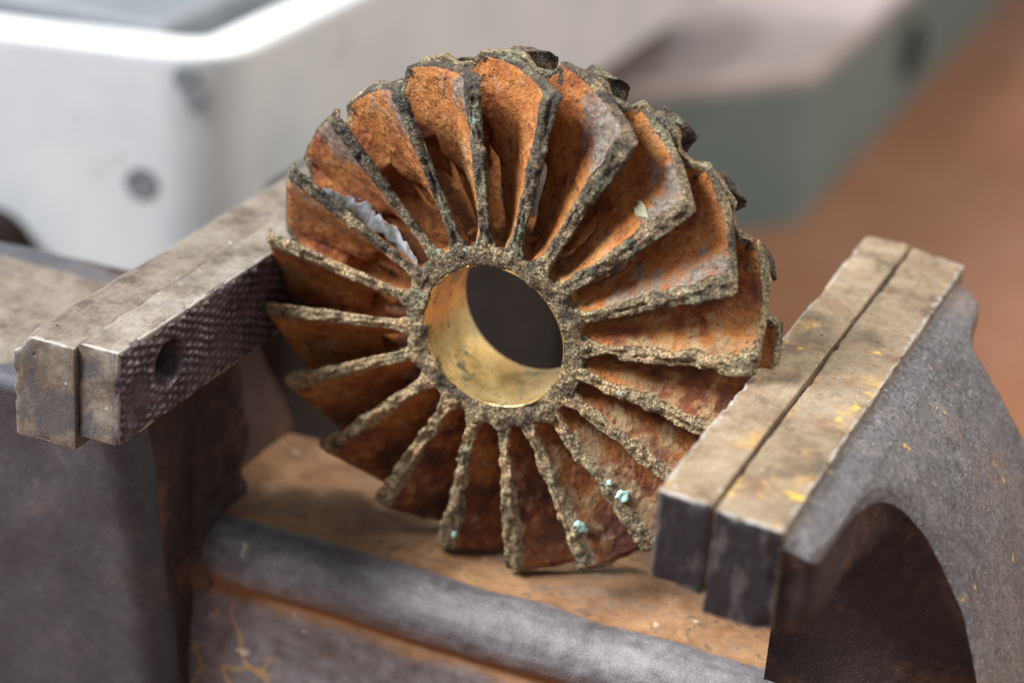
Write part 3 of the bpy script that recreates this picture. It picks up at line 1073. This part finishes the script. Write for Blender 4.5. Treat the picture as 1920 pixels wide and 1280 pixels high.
deposit("lime_residue", [(3.55, 2.62, .27), (3.45, 2.64, .26), (3.33, 2.67, .23)], [.10, .16, .08], .022, M_CREAM, 221, True)

# ------------------------------------------------------------------ white machine casting behind, left
white = thing("machine_casting", (-26, 24, ZB), "white painted machine casting with an open tray top behind the left jaw", "machine")


def poly_prism(poly, z0, z1, r, nz_=6):
    """rounded plan polygon extruded in z, closed with n-gons; top edge rounded by r"""
    p = np.array(poly, float)
    out = []
    n = len(p)
    for i in range(n):
        a, b, c = p[i - 1], p[i], p[(i + 1) % n]
        u = (a - b) / np.linalg.norm(a - b)
        v = (c - b) / np.linalg.norm(c - b)
        rc = min(1.0, .4 * np.linalg.norm(a - b), .4 * np.linalg.norm(c - b))
        for t in np.linspace(0, 1, 7):
            out.append((1 - t) ** 2 * (b + u * rc) + 2 * t * (1 - t) * b + t * t * (b + v * rc))
    out = np.array(out)
    m = len(out)
    cen = out.mean(0)
    rings = [(z0, 0)] + [(z0 + (z1 - r - z0) * i / nz_, 0) for i in range(1, nz_ + 1)] + [(z1 - r + r * math.sin(t), r * (1 - math.cos(t))) for t in np.linspace(0, math.pi / 2, 6)[1:]]
    nrm = []
    for i in range(m):
        e = out[(i + 1) % m] - out[i - 1]
        nn = np.array([e[1], -e[0]])
        nrm.append(nn / np.linalg.norm(nn))
    nrm = np.array(nrm)
    if ((out - cen) * nrm).sum() < 0:
        nrm = -nrm
    V = []
    for (z, ins) in rings:
        for i in range(m):
            q = out[i] - nrm[i] * ins
            V.append((q[0], q[1], z))
    F = []
    for k in range(len(rings) - 1):
        for i in range(m):
            j = (i + 1) % m
            F.append((k * m + i, k * m + j, (k + 1) * m + j, (k + 1) * m + i))
    F.append(tuple(range((len(rings) - 1) * m, len(rings) * m)))
    F.append(tuple(range(m - 1, -1, -1)))
    return np.array(V), F


ZT = -1.4
# walls of the tray as separate runs butted at the corner
path = [np.array((-42.0, 6.5)), np.array((-12.9, 13.75)), np.array((-12.9, 62.0))]
u1 = (path[0] - path[1]) / np.linalg.norm(path[0] - path[1])
u2 = (path[2] - path[1]) / np.linalg.norm(path[2] - path[1])
pl_ = [path[0] + (path[1] - path[0]) * t for t in np.linspace(0, .94, 30)]
b0, b2 = pl_[-1], path[1] + u2 * 1.6
pl_ += [(1 - t) ** 2 * b0 + 2 * t * (1 - t) * path[1] + t * t * b2 for t in np.linspace(0, 1, 16)[1:]]
pl_ += [b2 + (path[2] - b2) * t for t in np.linspace(0, 1, 30)[1:]]
pl_ = np.array(pl_)
tg = np.gradient(pl_, axis=0)
tg /= np.linalg.norm(tg, axis=1, keepdims=True)
inn = np.stack([-tg[:, 1], tg[:, 0]], 1)
sec = [(0, -8.4)] + [(0, z) for z in np.linspace(-7.5, ZT - .3, 8)] + [(.22 - .22 * math.cos(t), ZT - .22 + .22 * math.sin(t)) for t in np.linspace(.1, math.pi / 2, 6)] + \
      [(1.15 + .35 * math.sin(t), ZT - .35 + .35 * math.cos(t)) for t in np.linspace(0, math.pi / 2, 6)] + [(1.5, z) for z in np.linspace(ZT - .8, -8.4, 8)] + [(0, -8.4)]
V = np.array([[(p_[0] + n_[0] * o_, p_[1] + n_[1] * o_, z_) for (o_, z_) in sec] for p_, n_ in zip(pl_, inn)])
make("tray_wall", V.reshape(-1, 3), grid(len(pl_) - 1, len(sec) - 1), M_WHITE, white)
V, F = poly_prism([(-14.45, 15.3), (-14.45, 60), (-40, 60), (-40, 8.8)], -8.35, -5.2, .1)
make("tray_floor", V, F, M_TRAY, white)
V, F = poly_prism([(-16.5, 18), (-16.5, 58), (-40, 58), (-40, 14)], ZB, -8.4, .1)
make("pedestal", V, F, M_PED, white)
# round screw head on the front face
def disc(name, c, n, r, h, mat, parent, bev=.25):
    n = np.array(n, float)
    n /= np.linalg.norm(n)
    u = np.cross(n, (0, 0, 1.0))
    u /= np.linalg.norm(u)
    v = np.cross(n, u)
    c = np.array(c, float)
    V = []
    m = 32
    for (rr2, hh) in ((r, -.3), (r, h - bev * h), (r * .88, h), (r * .45, h), (r * .35, h * .6)):
        for i in range(m):
            t = 2 * math.pi * i / m
            V.append(c + u * rr2 * math.cos(t) + v * rr2 * math.sin(t) + n * hh)
    F = []
    for k in range(4):
        for i in range(m):
            j = (i + 1) % m
            F.append((k * m + i, (k + 1) * m + i, (k + 1) * m + j, k * m + j))
    F.append(tuple(4 * m + i for i in range(m))[::-1])
    F.append(tuple(range(m)))
    return make(name, V, F, mat, parent)


disc("screw", (-15.0, 13.22, -4.8), (.243, -.970, 0), .42, .03, M_SLATE, white)
disc("paint_chip", (-13.95, 13.48, -2.0), (.243, -.970, 0), .30, .02, M_SLATE, white)
disc("paint_chip", (-13.70, 13.545, -2.5), (.243, -.970, 0), .26, .02, M_SLATE, white)
disc("round_boss", (-18.80, 12.27, -7.1), (.243, -.970, 0), 1.2, .8, M_DARK, white)
# dark grey steel block lying in the tray
V, F = rbox((-30, 16.1, -5.19), (-16.0, 36, -1.75), .3, .8)
blk2 = thing("steel_block", (-23, 27, -5.2), "slate grey steel block lying in the white casting's tray", "steel block")
make("block_body", V, F, M_SLATE, blk2)

# ------------------------------------------------------------------ green cabinet behind, right
cab = thing("green_cabinet", (-26, 75, ZB), "grey green metal cabinet with a mauve grey top behind the wheel", "cabinet")
plan = [(-10.3, 59.5), (-10.6, 125), (-75, 125), (-75, 40), (-22, 45.2)]
V, F = poly_prism(plan, ZB, -13.9, .05)
make("cabinet_body", V, F, M_GREEN, cab)
V, F = poly_prism(plan, -13.88, -13.2, .3)
make("cabinet_top", V, F, M_MAUVE, cab)
disc("knob", (-10.45, 78, -16.9), (1, .0, 0), 1.5, .5, M_DARK, cab)

# added dark box, stands in for the shade behind the bore
tb = thing("shade_box", (-9.5, 17.5, ZB), "dark box added behind the wheel to stand in for the shade seen through its bore", "box")
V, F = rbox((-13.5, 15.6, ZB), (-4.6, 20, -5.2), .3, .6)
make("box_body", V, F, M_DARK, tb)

for o in bpy.data.objects:
    if o.type == 'MESH' and o.name.startswith(("tray_floor", "cabinet", "pedestal")):
        o.data.polygons.foreach_set("use_smooth", np.zeros(len(o.data.polygons), bool))
